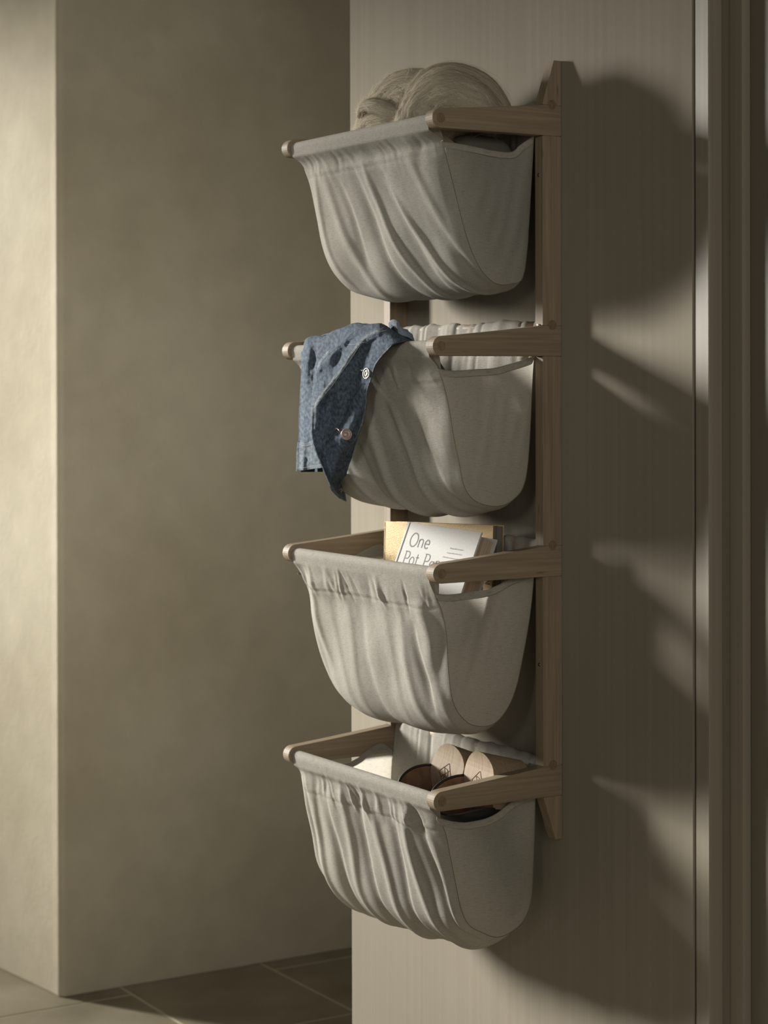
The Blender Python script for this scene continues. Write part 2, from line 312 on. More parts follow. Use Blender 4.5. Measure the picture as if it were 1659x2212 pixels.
def sling(k):
    z = ZI[3-k]; NU, NF, NB = 200, 210, 34
    sN, sF = np.array(NEAR[k]), np.array(FAR[k])
    ru, rd = .0088, .2165
    q0 = min(rd, (sN[0][0]+sF[0][0])/2)
    head = [(q0-.0060, -.0355), ((q0+rd)/2-.0085, -.018), (rd-.0086, -.002), (rd-.0062, .0062), (rd, .0090), (rd+.0062, .0062), (rd+.0088, -.0010), (rd+.0060, -.0150)]
    tail = [(.0295, .012), (.0268, .033), (.0238, .0397), (.0177, .0422), (.0115, .0397), (.0087, .033), (.0095, .015), (.0105, .000)]
    def prof(s, mid):
        s = s.copy()
        body = spline(np.vstack([[(rd+.0060, -.0150)], s]), NF)
        h = spline(head, 30); t = spline(np.vstack([[s[-1]], tail]), 34)
        return h[:-1], body, t[1:]
    pn = [np.vstack(prof(sN, 0)), len(prof(sN, 0)[0])]; pf = np.vstack(prof(sF, 0)); nh = pn[1]; pn = pn[0]
    n = len(pn); u = np.linspace(0, 1, NU)
    # v = 1 where the bag is lowest
    il = nh+int(np.argmin(pn[nh:nh+NF, 1])); v = (np.arange(n)-nh)/(il-nh)
    Ug, Vg = np.meshgrid(u, v, indexing='ij')
    P = pf[None]*(1-Ug[..., None])+pn[None]*Ug[..., None]
    tg = np.gradient(P, axis=1); nr = np.stack([-tg[..., 1], tg[..., 0]], -1); nr /= np.linalg.norm(nr, axis=2)[..., None]+1e-9
    # outward normal is towards larger depth / lower z
    cen = np.array([.11, -.1]); sgn = np.sign(((P-cen)*nr).sum(-1)); sgn[sgn == 0] = 1
    flip = sgn[:, nh+20:nh+21]; nr = nr*flip[..., None]
    edge = np.clip(np.minimum(Ug, 1-Ug)/.12, 0, 1); edge = np.sin(edge*np.pi/2)**.8
    bodym = np.clip(Vg/.14, 0, 1)*np.clip((1.93-Vg)/.3, 0, 1)
    fr, bo = BULGE[k]
    wgt = np.clip(1-abs(Vg-1.0)/.42, 0, 1); wgt = wgt*wgt*(3-2*wgt)
    sidebul = np.sin(np.pi*np.clip(Ug, 0, 1))**.6
    disp = edge*(fr*(1-wgt)+bo*wgt*(.55+.45*sidebul))*bodym*np.where(Vg > 1.35, .3, 1)
    H = fold_height(k, Ug, Vg)*np.clip(Vg/.10, 0, 1)*np.clip((1.5-Vg)/.25, 0, 1)*np.clip(np.minimum(Ug, 1-Ug)/.05, 0, 1)
    # gathers on the rod channels, front and back
    rs = np.random.RandomState(3+k); G = np.zeros_like(Ug)
    st = .037/.23
    amp = [1.0, 1.1, 1.7, 2.2][k]
    for i in range(26):
        c = rs.uniform(.02, .98); wd = rs.uniform(.008, .020); sl = rs.uniform(-.35, .55); a = rs.uniform(-.0016, .0020)
        cc = c+sl*(Vg-.10)*.5
        G += a*np.exp(-((Ug-cc)/wd)**2)*np.clip(1-abs((Vg-.11)/.12), 0, 1)
    H += amp*G
    stv = np.exp(-((Vg-.165)/.010)**2); H -= .0007*stv*np.clip(np.minimum(Ug, 1-Ug)/.02, 0, 1)   # stitched line under the channel
    Vb = (v-v[nh+NF-1])[None]; back = (Vg > 1.45)
    B = np.zeros_like(Ug)
    for i in range(34):
        c = rs.uniform(0, 1); wd = rs.uniform(.010, .028); a = rs.uniform(-.002, .0032); cc = c+rs.uniform(-.1, .1)*(Vg-1.9)
        B += a*np.exp(-((Ug-cc)/wd)**2)
    H += np.where(back, B*np.clip((Vg-1.45)/.2, 0, 1)*.9, 0)*np.clip(np.minimum(Ug, 1-Ug)/.03, 0, 1)
    P = P+nr*(disp+H)[..., None]
    P[..., 0] = np.maximum(P[..., 0], .0025)
    X = XF+(XN-XF)*Ug
    # pull the cloth in slightly towards the seams at the foot of the bag
    X = X+(.5-Ug)*.010*wgt
    V = np.stack([X, -P[..., 0], z+P[..., 1]], -1).reshape(-1, 3)
    s = np.r_[0, np.cumsum(np.linalg.norm(np.diff((pn+pf)/2, axis=0), axis=1))]
    UV = np.stack([X, np.broadcast_to(s[None], X.shape)], -1).reshape(-1, 2)
    nrw = n
    return V, grid_faces(NU, n), UV, (nh, NF, il), P, X
def side_panel(k, near):
    z = ZI[3-k]; s = NEAR[k] if near else FAR[k]; T_ = TOPS[k]
    if not near: T_ = [(T_[0][0], s[0][1]-.002)]+T_[1:-1]+[(s[-1][0], T_[-1][1])]
    if not near: T_ = [(p[0], p[1]+(.017 if 0 < i < len(T_)-1 else 0)) for i, p in enumerate(T_)]
    n, mrow = 120, 60
    t = spline(T_, n); full = spline(s, 400)
    # pair top points with seam points
    q = np.linspace(0, 1, n); qq = q
    b = np.stack([np.interp(qq, np.linspace(0, 1, 400), full[:, i]) for i in range(2)], 1)
    w_ = np.linspace(0, 1, mrow)
    A = t[:, None]*(1-w_)[None, :, None]+b[:, None]*w_[None, :, None]
    Q, Wg = np.meshgrid(q, w_, indexing='ij')
    rs = np.random.RandomState(30+k); sg = 1 if near else -1
    bul = .0065*np.sin(np.pi*Q)**.7*np.sin(np.pi*np.clip(Wg, 0, 1))**.8
    for i in range(5): bul = bul+.00035*np.sin(rs.uniform(6, 16)*A[..., 0]/.06+rs.uniform(4, 12)*A[..., 1]/.1+rs.uniform(0, 6))*np.sin(np.pi*Q)*np.sin(np.pi*Wg)
    wz = np.clip((-A[..., 1]-.17)/.07, 0, 1)
    X = (XN if near else XF)+sg*(bul-.0045*wz)
    if k == 3 and near: X = X+.006*np.exp(-((A[..., 1]+.17)/.04)**2)*np.sin(np.pi*Q)*np.sin(np.pi*Wg)
    V = np.stack([X, -A[..., 0], z+A[..., 1]], -1)
    UV = np.stack([-A[..., 0], A[..., 1]], -1)
    return V, UV, t, b
LAB = ['undyned', '', '', '']
LAB = ['topmost pale linen basket slung in the rack, heaped with wool',
       'second linen basket from the top, with a denim jacket over its rim',
       'third linen basket from the top, holding books',
       'lowest linen basket on the rack, holding a pair of clogs']
baskets = []
for k in range(4):
    z = ZI[3-k]
    bk = empty('linen_basket', (-Wd/2, -.12, z-.25), LAB[k], 'basket', 'linen baskets on the wall rack'); baskets.append(bk)
    V, Fc, UV, (nh, NF, il), P, X = sling(k)
    o = mesh_obj('front_panel', V, Fc, ML, None, True, UV); inv(o, bk)
    # stitch lines: the seam thread of the channel on the front
    for near in (True, False):
        Vs, UVs, t, b = side_panel(k, near)
        n, mrow = Vs.shape[:2]
        o = mesh_obj('side_panel', Vs.reshape(-1, 3), grid_faces(n, mrow), MLS, None, True, UVs.reshape(-1, 2)); inv(o, bk)
        # hem: folded band along the top edge
        hw = .0095; HV = []; HU = []; m2 = 9; sg = 1 if near else -1
        q = np.arange(n); tg = np.gradient(t, axis=0); tg /= np.linalg.norm(tg, axis=1)[:, None]
        nrm = np.stack([-tg[:, 1], tg[:, 0]], 1); nrm *= np.where(nrm[:, 1:2] > 0, -1, 1)
        for i in range(n):
            lim = min(1, .25+min(i, n-1-i)/8)
            for j in range(m2):
                w_ = j/(m2-1); off = nrm[i]*hw*w_*lim
                # follow the panel surface outward by a cloth thickness, rounded over the rim
                hgt = .0011*math.sin(math.pi*min(1, (1-w_)*1.0+.0))**.4*0+.0012*(math.sin(math.pi*w_)**.3 if 0 < w_ < 1 else 0)
                base = Vs[i, 0, 0]+(Vs[i, min(mrow-1, 8), 0]-Vs[i, 0, 0])*w_*.8
                HV.append((base+sg*(hgt+.0004*math.sin(i*.9+k)*w_), -(t[i, 0]+off[0]), z+t[i, 1]+off[1]+.0004*(1-w_))); HU.append((-t[i, 0]*1.0, w_*hw))
        o = mesh_obj('hem', HV, grid_faces(n, m2), MLH, None, True, HU); inv(o, bk); md = o.modifiers.new('s', 'SOLIDIFY'); md.thickness = .0008; md.offset = 0
        # seam thread between front and side panel
        xx = XN if near else XF; sg = 1 if near else -1
        pts = [(xx+sg*.0006-sg*.0045*np.clip((-p[1]-.17)/.07, 0, 1), -p[0]-.0002, z+p[1]) for p in spline(NEAR[k] if near else FAR[k], 130)]
        Vt, Ft = tube(pts, .00045, 5); o = mesh_obj('seam', Vt, Ft, MTH, None, True); inv(o, bk)
#CONTENTS
# ------------------------------------------------------------ pixel rays, used only to lay out flat pattern pieces in metres on their own planes
def ray_y(u, v, Y):
    x = (u-829.5)/4356.5; y = (858.375-v)/4356.5
    d = R2*x+U2*y+F; t = (Y-M.translation.y)/d.y
    return M.translation+d*t

# ------------------------------------------------------------ wool in the top basket
MWO = mat('wool', lin('aa9f88'), .95, .05)
c = vary(MWO, coords(MWO, (25, 700, 1), 'UV'), lin('978f7d'), lin('b0a895'), 1, 5, .3, .7); lk(MWO, c, bsdf(MWO).inputs['Base Color'])
lk(MWO, bump(MWO, noisef(MWO, coords(MWO, (30, 900, 1), 'UV'), 1, 4), .0015, .8), bsdf(MWO).inputs['Normal'])
MWF = mat('wool_fibre', lin('c6bdaa'), .8, .2)
t_ = nd(MWF, 'ShaderNodeBsdfTranslucent', Color=lin('c9bea6')); x_ = nd(MWF, 'ShaderNodeMixShader'); x_.inputs[0].default_value = .45
lk(MWF, bsdf(MWF).outputs[0], x_.inputs[1]); lk(MWF, t_.outputs[0], x_.inputs[2]); lk(MWF, x_.outputs[0], MWF.node_tree.nodes['Material Output'].inputs['Surface'])
def strand(path, rad, seed, parent, nf=2600, flat=1.0, twist=2.0):
    rs = np.random.RandomState(seed); n = 90; m = 64
    P = spline(path, n); rr = spline([(i, r) for i, r in enumerate(rad)], n)[:, 1] if len(rad) > 2 else np.linspace(rad[0], rad[-1], n)
    rr = np.interp(np.linspace(0, len(rad)-1, n), range(len(rad)), rad)
    tg = np.gradient(P, axis=0); tg /= np.linalg.norm(tg, axis=1)[:, None]
    A = np.zeros_like(P); Bn = np.zeros_like(P); a = np.cross(tg[0], [0, .3, 1.]); a /= np.linalg.norm(a)
    for i in range(n):
        a = a-tg[i]*a.dot(tg[i]); a /= np.linalg.norm(a); A[i] = a; Bn[i] = np.cross(tg[i], a)
    th = np.linspace(0, 2*np.pi, m, endpoint=False); s = np.linspace(0, 1, n)
    ph = rs.uniform(0, 6.28, 8)
    def radius(si, thj, r):
        tw = thj+twist*si
        q = 1+.040*np.sin(3*tw+ph[0]+1.3*np.sin(4*si+ph[1]))+.018*np.sin(11*tw+ph[2]+2*np.sin(3*si))+.022*np.sin(19*tw+ph[3])+.014*np.sin(37*tw+ph[4]+2*np.sin(5*si))
        q = q+.05*np.sin(6*si*3+ph[5])*np.sin(2*tw+ph[6])
        return r*q
    SI, TH = np.meshgrid(s, th, indexing='ij'); cap = np.clip(np.minimum(SI, 1-SI)/.07, 0, 1); cap = np.sqrt(1-(1-cap)**2)*.97+.03
    RR = radius(SI, TH, rr[:, None])*cap
    V = P[:, None]+RR[..., None]*(A[:, None]*np.cos(TH)[..., None]*flat+Bn[:, None]*np.sin(TH)[..., None])
    Fc = [(i*m+j, i*m+(j+1) % m, (i+1)*m+(j+1) % m, (i+1)*m+j) for i in range(n-1) for j in range(m)]
    Fc += [tuple(range(m))[::-1], tuple(range((n-1)*m, n*m))]
    sl_ = np.r_[0, np.cumsum(np.linalg.norm(np.diff(P, axis=0), axis=1))]; uvw = np.stack([np.broadcast_to(sl_[:, None], SI.shape), np.abs(TH-np.pi)*.03+SI*.02*twist], -1).reshape(-1, 2)
    o = mesh_obj('strand', V.reshape(-1, 3), Fc, MWO, None, True, uvw); inv(o, parent)
    FV = []; FF = []
    for k in range(nf):
        s0 = rs.uniform(.02, .95); t0 = rs.uniform(0, 6.283); ln = rs.uniform(.06, .28); lift = abs(rs.normal(0, .0034))+.0004+(rs.uniform(.004, .010) if rs.rand() < .10 else 0); dr = rs.normal(0, .35)-twist*ln; cu = rs.uniform(-.3, .3)
        K = 7; base = len(FV)
        for q in range(K):
            f = q/(K-1); si = min(.995, s0+ln*f); i = min(n-1, int(si*(n-1))); tt = t0+dr*f+cu*math.sin(f*5)
            cp = max(.05, min(1, min(si, 1-si)/.07)); r = radius(si, tt, rr[i])*math.sqrt(1-(1-cp)**2)+.0002+lift*(f**1.6 if lift > .003 else math.sin(math.pi*f)*.5)
            nx = A[i]*math.cos(tt)*flat+Bn[i]*math.sin(tt); c_ = P[i]+nx*r; wv = np.cross(tg[i], nx)*(.00026*(1-.6*f)); FV.append(c_-wv); FV.append(c_+wv)
        for q in range(K-1): FF.append((base+2*q, base+2*q+1, base+2*q+3, base+2*q+2))
    f_ = mesh_obj('fibres', FV, FF, MWF, o); f_['kind'] = 'stuff'
    return o
wl1 = empty('wool_roving', (-.25, -.12, 1.60), 'left hank of cream wool with a loose pointed wisp, heaped in the top basket', 'wool', 'wool heaped in the top basket')
strand([(-.338,-.12,1.62),(-.334,-.125,1.70),(-.306,-.125,1.747),(-.268,-.12,1.773),(-.215,-.115,1.778),(-.165,-.105,1.758),(-.135,-.10,1.70)], [.030,.035,.037,.038,.037,.034,.028], 1, wl1, 4200)
strand([(-.322,-.165,1.748),(-.292,-.172,1.7605),(-.262,-.172,1.7600),(-.230,-.165,1.748),(-.200,-.150,1.728)], [.0022,.009,.013,.014,.012], 2, wl1, 1300, .8)
strand([(-.345,-.14,1.66),(-.325,-.150,1.700),(-.285,-.155,1.722),(-.235,-.155,1.722),(-.185,-.145,1.700)], [.024,.027,.028,.028,.026], 3, wl1, 2600)
strand([(-.290,-.100,1.700),(-.262,-.125,1.748),(-.225,-.135,1.765),(-.190,-.130,1.745)], [.024,.026,.026,.024], 4, wl1, 1800)
wl2 = empty('wool_roving', (-.11, -.10, 1.60), 'right hank of cream wool, the rounded one beside the arm of the top basket', 'wool', 'wool heaped in the top basket')
strand([(-.160,-.160,1.660),(-.160,-.150,1.712),(-.138,-.140,1.744),(-.105,-.125,1.755),(-.075,-.105,1.738),(-.058,-.085,1.710)], [.034,.038,.042,.043,.036,.028], 5, wl2, 4600)
strand([(-.205,-.125,1.70),(-.195,-.130,1.755),(-.155,-.125,1.7830),(-.115,-.11,1.7840),(-.080,-.085,1.760),(-.062,-.065,1.72)], [.024,.026,.0265,.027,.025,.022], 6, wl2, 3600)
strand([(-.120,-.160,1.675),(-.095,-.155,1.708),(-.078,-.125,1.722),(-.070,-.095,1.725),(-.075,-.075,1.70)], [.024,.027,.026,.024,.02], 7, wl2, 2600)
strand([(-.170,-.170,1.650),(-.120,-.178,1.672),(-.080,-.172,1.676),(-.045,-.160,1.655)], [.02,.024,.022,.016], 8, wl2, 900)
# dark felt bundle under the wool
MF = mat('dark_felt', lin('57534b'), .95, .05); lk(MF, bump(MF, noisef(MF, coords(MF, (500, 500, 500)), 1, 3), .001, .6), bsdf(MF).inputs['Normal'])
def pillow(cx, cy, cz, a, b, c_, e=.45, n=40, rough=0.0, seed=0):
    V = []; rs = np.random.RandomState(seed)
    f = lambda v, e: math.copysign(abs(v)**e, v)
    for i in range(n+1):
        for j in range(n):
            p = -math.pi/2+math.pi*i/n; t = 2*math.pi*j/n
            V.append((cx+a*f(math.cos(p), e)*f(math.cos(t), e), cy+b*f(math.cos(p), e)*f(math.sin(t), e), cz+c_*f(math.sin(p), e)))
    Fc = [(i*n+j, i*n+(j+1) % n, (i+1)*n+(j+1) % n, (i+1)*n+j) for i in range(n) for j in range(n)]
    return V, Fc
fb = empty('felt_bundle', (-.10, -.10, 1.50), 'dark grey felt bundle beneath the wool, seen under the arm of the top basket', 'fabric')
V, Fc = pillow(-.104, -.105, 1.604, .074, .056, .094); inv(mesh_obj('bundle', V, Fc, MF, None, True), fb)
V, Fc = pillow(-.255, -.100, 1.600, .070, .052, .075); inv(mesh_obj('bundle', V, Fc, MF, None, True), fb)
Vt, Ft = tube([(-.104+.055*1.0, -.105+.0563*math.cos(a), 1.604+.094*math.sin(a)) for a in np.linspace(.4, math.pi-.4, 24)], .0007, 5); inv(mesh_obj('seam', Vt, Ft, MTH, None, True), fb)

# ------------------------------------------------------------ denim jacket over the second basket
def denim(name, a, b):
    m = mat(name, lin(a), .85, .15)
    v = coords(m, (1, 1, 1), 'UV'); c = vary(m, coords(m, (30, 22, 1), 'UV'), lin(a), lin(b), 1, 5, .32, .68)
    c2 = vary(m, coords(m, (420, 500, 1), 'UV'), k4(.80), k4(1.0), 1, 3, .3, .7)
    c3 = vary(m, coords(m, (900, 900, 1), 'UV'), k4(.80), k4(1.05), 1, 2, .35, .65)
    col = mix(m, mix(m, c, c2, 1), c3, 1); lk(m, col, bsdf(m).inputs['Base Color'])
    wv = nd(m, 'ShaderNodeTexWave', Scale=420.0, Distortion=.6); wv.bands_direction = 'DIAGONAL'; lk(m, v, wv.inputs[0])
    n = bump(m, wv.outputs[0], .0003, .5); n = bump(m, noisef(m, coords(m, (70, 90, 1), 'UV'), 1, 4), .002, .5, n); lk(m, n, bsdf(m).inputs['Normal'])
    return m
MDE = denim('denim', '37414d', '63707e'); MDL = denim('denim_seam', '525b64', '8a9299'); MDI = mat('denim_inside', lin('39424c'), .9, .1)
MDW = denim('denim_band', '434c55', '77818a')
MST = mat('denim_thread', lin('a9aaa4'), .8, .1)
jk = empty('denim_jacket', (-.33, -.225, 1.10), 'faded blue denim jacket hanging over the front rim of the second basket', 'jacket')
def Zp(x, y): return 620+x/5.267, 680+y/5.267
def fold_y(x, y):
    """depth of the cloth (metres towards the viewer of the wall) at pattern position x, y"""
    g = lambda c, w_, a: a*math.exp(-((x-c)/w_)**2)
    t = (y-300)/1500
    d = g(250-60*t, 34, .0045)+g(330-60*t, 30, -.0050)*max(0, 1-abs(t-.35)*1.2)
    d += g(210-30*t, 25, .0030)+g(170-20*t, 16, -.002)
    xr = np.interp(y, [300, 450, 640, 850, 1060, 1350, 1520, 1700, 1930], [560, 450, 350, 310, 292, 280, 312, 390, 490])
    xR = np.interp(y, [292, 450, 565, 720, 880, 1050, 1290, 1470, 1600, 1740, 1955], [1385, 1095, 1010, 962, 912, 903, 842, 752, 660, 600, 515])
    kk = max(0, min(1, (y-380)/700)); kk = kk*kk*(3-2*kk)
    if x >= xr:
        f = (x-xr)/max(60, xR-xr); d += kk*(.020-.046*f)+kk*.004*math.sin(math.pi*min(1, f))-.004*kk*math.sin(2*math.pi*min(1, f))
    else:
        f = max(-.2, (x-140)/max(60, xr-140)); d += kk*(-.006+.026*max(0, f)**1.3)
    # long diagonal ridge from the crest down to the left edge of the placket panel
    for (x0, y0, x1, y1, w_, a) in [(830, 300, 330, 1060, 55, .0060), (700, 250, 345, 640, 45, .0050), (900, 380, 600, 1250, 70, -.0075), (1150, 420, 700, 1300, 70, .0040), (500, 500, 300, 1250, 60, .004), (560, 900, 420, 1500, 70, -.004), (820, 1100, 560, 1700, 50, .0035), (1000, 200, 760, 420, 40, .004), (900, 170, 700, 330, 25, -.004), (1100, 230, 900, 360, 22, -.003)]:
        L = math.hypot(x1-x0, y1-y0); s = ((x-x0)*(x1-x0)+(y-y0)*(y1-y0))/L/L; q = ((x-x0)*(y1-y0)-(y-y0)*(x1-x0))/L
        env = max(0, math.sin(math.pi*min(1, max(0, (s+.15)/1.3))))**.6
        d += a*math.exp(-(q/w_)**2)*env
    d += .0016*noise.noise(Vector((x/90, y/160, 3)))+.0010*noise.noise(Vector((x/40, y/60, 7)))
    return d
def sheet_y(x, y, off=0.0):
    """front surface plane plus roll over the rod near the crest"""
    crest = np.interp(x, [165, 240, 330, 540, 660, 800, 1050, 1180, 1380], [360, 262, 238, 180, 128, 97, 102, 170, 292])
    k_ = max(0, min(1, (y-crest)/260)); roll = (1-math.sqrt(max(0, 1-(1-k_)**2)))
    return -.2395-off-fold_y(x, y)*(.25+.75*k_)+roll*.046
def coons(left, right, top, nu, nv, off=0.0):
    Lc = spline(left, nv); Rc = spline(right, nv); Tc = spline(top, nu)
    out = np.zeros((nu, nv, 2)); 
    for i in range(nu):
        u = i/(nu-1); st = Lc*(1-u)+Rc*u; ch = Lc[0]*(1-u)+Rc[0]*u; dv = Tc[i]-ch
        fade = (1-np.linspace(0, 1, nv))**4
        out[i] = st+dv[None]*fade[:, None]
    V = []
    for i in range(nu):
        for j in range(nv):
            x, y = out[i, j]; V.append(ray_y(*Zp(x, y), sheet_y(x, y, off)))
    return out, V
def cloth(name, left, right, top, nu, nv, off, m, parent=jk, thick=.0016):
    px, V = coons(left, right, top, nu, nv, off)
    uv = [((p[0])*.00127, -p[1]*.00127*.9) for p in px.reshape(-1, 2)]
    o = mesh_obj(name, V, grid_faces(nu, nv), m, None, True, uv); inv(o, parent)
    md = o.modifiers.new('s', 'SOLIDIFY'); md.thickness = thick; md.offset = 0
    return o
LL = [(170, 380), (163, 500), (168, 620), (158, 800), (146, 1000), (136, 1200), (134, 1440), (128, 1500)]
LR = [(690, 235), (520, 430), (400, 660), (375, 850), (370, 1060), (380, 1350), (420, 1480), (440, 1530)]
cloth('side_body', LL, LR, [(170, 380), (190, 310), (245, 262), (330, 238), (430, 242), (540, 182), (690, 128)][:7], 70, 110, 0, MDE)
AL = [(640, 160), (520, 360), (345, 640), (306, 850), (288, 1100), (275, 1350), (310, 1520), (390, 1700), (440, 1820), (490, 1935)]
AR = [(1385, 292), (1200, 340), (1095, 450), (1010, 565), (962, 720), (912, 880), (903, 1050), (842, 1290), (752, 1470), (660, 1620), (600, 1740), (515, 1955)]
cloth('front_body', AL, AR, [(640, 160), (720, 112), (810, 95), (900, 112), (1050, 101), (1120, 120), (1190, 172), (1290, 232), (1385, 292)], 120, 150, .0075, MDE)
UL = [(600, 1250), (560, 1500), (520, 1750), (492, 1900), (500, 1990), (560, 2060)]
UR = [(845, 1280), (800, 1410), (742, 1600), (690, 1750), (657, 1900), (655, 1990), (672, 2122)]
cloth('under_placket', UL, UR, [(600, 1250), (845, 1280)], 30, 60, .001, MDE)
cloth('placket_tip', [(492, 1925), (498, 1985), (560, 2062), (640, 2112), (668, 2124)], [(520, 1950), (545, 2010), (600, 2062), (650, 2100), (676, 2122)], [(492, 1925), (520, 1950)], 8, 24, .005, MDL)
# waistband: an open band round the foot of the side body, lighter from wear
wbL = [(128, 1440), (116, 1560), (112, 1700), (108, 1780)]; wbR = [(420, 1420), (435, 1560), (440, 1650), (442, 1735)]
cloth('waistband', wbL, wbR, [(128, 1440), (200, 1462), (290, 1435), (420, 1440)], 60, 30, .0022, MDW, thick=.0022)
# the back layer of the body, hanging behind, seen through the open foot of the band
def backlayer():
    V = []; nu, nv = 30, 40
    for i in range(nu):
        for j in range(nv):
            u = i/(nu-1); v = j/(nv-1); x = 165+ (u*250); y = 620+v*1168
            yy = -.2300+.016*math.sin(math.pi*min(1, max(0, u*.9+.06)))
            xx = x-8*v; q = ray_y(*Zp(xx, y), yy); V.append(q)
    return mesh_obj('back_layer', V, grid_faces(nu, nv), MDI, None, True)
inv(backlayer(), jk)
def strip(name, pts, wd, off, m, lift=.0010, n=60, ridge=True):
    c_ = spline(pts, n); V = []; uv = []
    for i in range(n):
        t = c_[min(i+1, n-1)]-c_[max(i-1, 0)]; t = t/np.linalg.norm(t); nn = np.array([-t[1], t[0]])
        w_ = wd*min(1, .3+min(i, n-1-i)/4)
        for j in range(7):
            f = j/6*2-1; q = c_[i]+nn*w_*f
            h = lift*(1-abs(f)**4)-.0004*(abs(f) > .95)
            V.append(ray_y(*Zp(*q), sheet_y(q[0], q[1], off)-h)); uv.append((q[0]*.00127, -q[1]*.00115))
    o = mesh_obj(name, V, grid_faces(n, 7), m, None, True, uv); inv(o, jk); return o
def stitch(pts, off, m=None, r=.00042, n=46, lift=.0016):
    c_ = spline(pts, n*2); parts = []
    for i in range(0, n*2-1, 2):
        a = ray_y(*Zp(*c_[i]), sheet_y(*c_[i], off)-lift); b = ray_y(*Zp(*c_[i+1]), sheet_y(*c_[i+1], off)-lift)
        parts.append(tube([a, b], r, 4))
    V, Fc = join(parts); o = mesh_obj('stitching', V, Fc, m or MST); inv(o, jk); return o
s1 = [(880, 128), (760, 170), (650, 262), (560, 350), (450, 450), (385, 530), (348, 640)]
strip('seam', s1, 17, .0075, MDL); stitch([(p[0]+10, p[1]+12) for p in s1], .0085)
s2 = [(1120, 160), (960, 210), (850, 285), (775, 390), (690, 520), (590, 660), (500, 790), (410, 900), (350, 980), (305, 1060), (292, 1150)]
strip('seam', s2, 26, .0078, MDL, .0014); stitch([(p[0]-20, p[1]-14) for p in s2], .0088, n=80); stitch([(p[0]+16, p[1]+12) for p in s2], .0088, n=80)
s3 = [(860, 780), (780, 900), (700, 1060), (640, 1200), (550, 1330), (460, 1450), (400, 1560), (392, 1700)]
stitch(s3, .0078, mat('denim_dark_thread', lin('2b3138'), .9), .0006, 60)
stitch([(680, 335), (740, 340), (800, 330), (880, 312)], .0080, n=24)
ed = [(p[0]-9, p[1]+4) for p in AR[1:]]; strip('seam', ed, 9, .0078, MDL, .0008, 120)
strip('seam', [(p[0]+9, p[1]) for p in AL[3:]], 8, .0078, MDL, .0008, 80)
stitch([(125, 1745), (200, 1738), (300, 1722), (420, 1700)], .0035, n=36); stitch([(140, 1475), (210, 1492), (300, 1468)], .0035, n=24)
# collar stub poking up behind
def ribbon3(pts, wd, m, name, up=Vector((0, 0, 1)), th=.0022, n=40):
    c_ = spline(pts, n); V = []; uv = []
    for i in range(n):
        w_ = wd[0]+(wd[1]-wd[0])*i/(n-1)
        for j in range(9):
            f = j/8; V.append(Vector(c_[i])+up*(w_*(f-.5))+Vector((0, .0015*math.sin(f*3+i*.2), 0))); uv.append((i*.002, f*.02))
    o = mesh_obj(name, V, grid_faces(n, 9), m, None, True, uv); inv(o, jk); md = o.modifiers.new('s', 'SOLIDIFY'); md.thickness = th; return o
cp = [ray_y(*Zp(x, y), Y) for x, y, Y in [(1150, 140, -.190), (1210, 92, -.195), (1262, 118, -.195), (1290, 185, -.192), (1370, 215, -.185), (1440, 262, -.175)]]
ribbon3([tuple(p) for p in cp], (.011, .010), MDL, 'collar')
cp = [ray_y(*Zp(x, y), Y) for x, y, Y in [(1170, 175, -.186), (1260, 205, -.183), (1350, 245, -.178), (1435, 280, -.170)]]
ribbon3([tuple(p) for p in cp], (.012, .012), MDE, 'collar')
# jacket bulk lying inside the basket behind the rod
V = []; uv = []; nu, nv = 60, 50
for i in range(nu):
    for j in range(nv):
        u = i/(nu-1); v = j/(nv-1); x = 175+u*1190
        cy_ = np.interp(x, [165, 240, 330, 540, 660, 800, 1050, 1180, 1380], [372, 274, 250, 192, 140, 110, 114, 182, 300])
        p = ray_y(*Zp(x, cy_), -.1945); y_ = -.196+.095*v; z_ = p.z-.070*v*v-.008*v+.004*noise.noise(Vector((u*9, v*6, 1)))
        xx = p.x+.012*math.sin(u*6+v*3)*v-.02*v*(u-.5)
        V.append((xx, y_, z_)); uv.append((u*.2, v*.2))
o = mesh_obj('inner_body', V, grid_faces(nu, nv), MDE, None, True, uv); inv(o, jk); md = o.modifiers.new('s', 'SOLIDIFY'); md.thickness = .0016
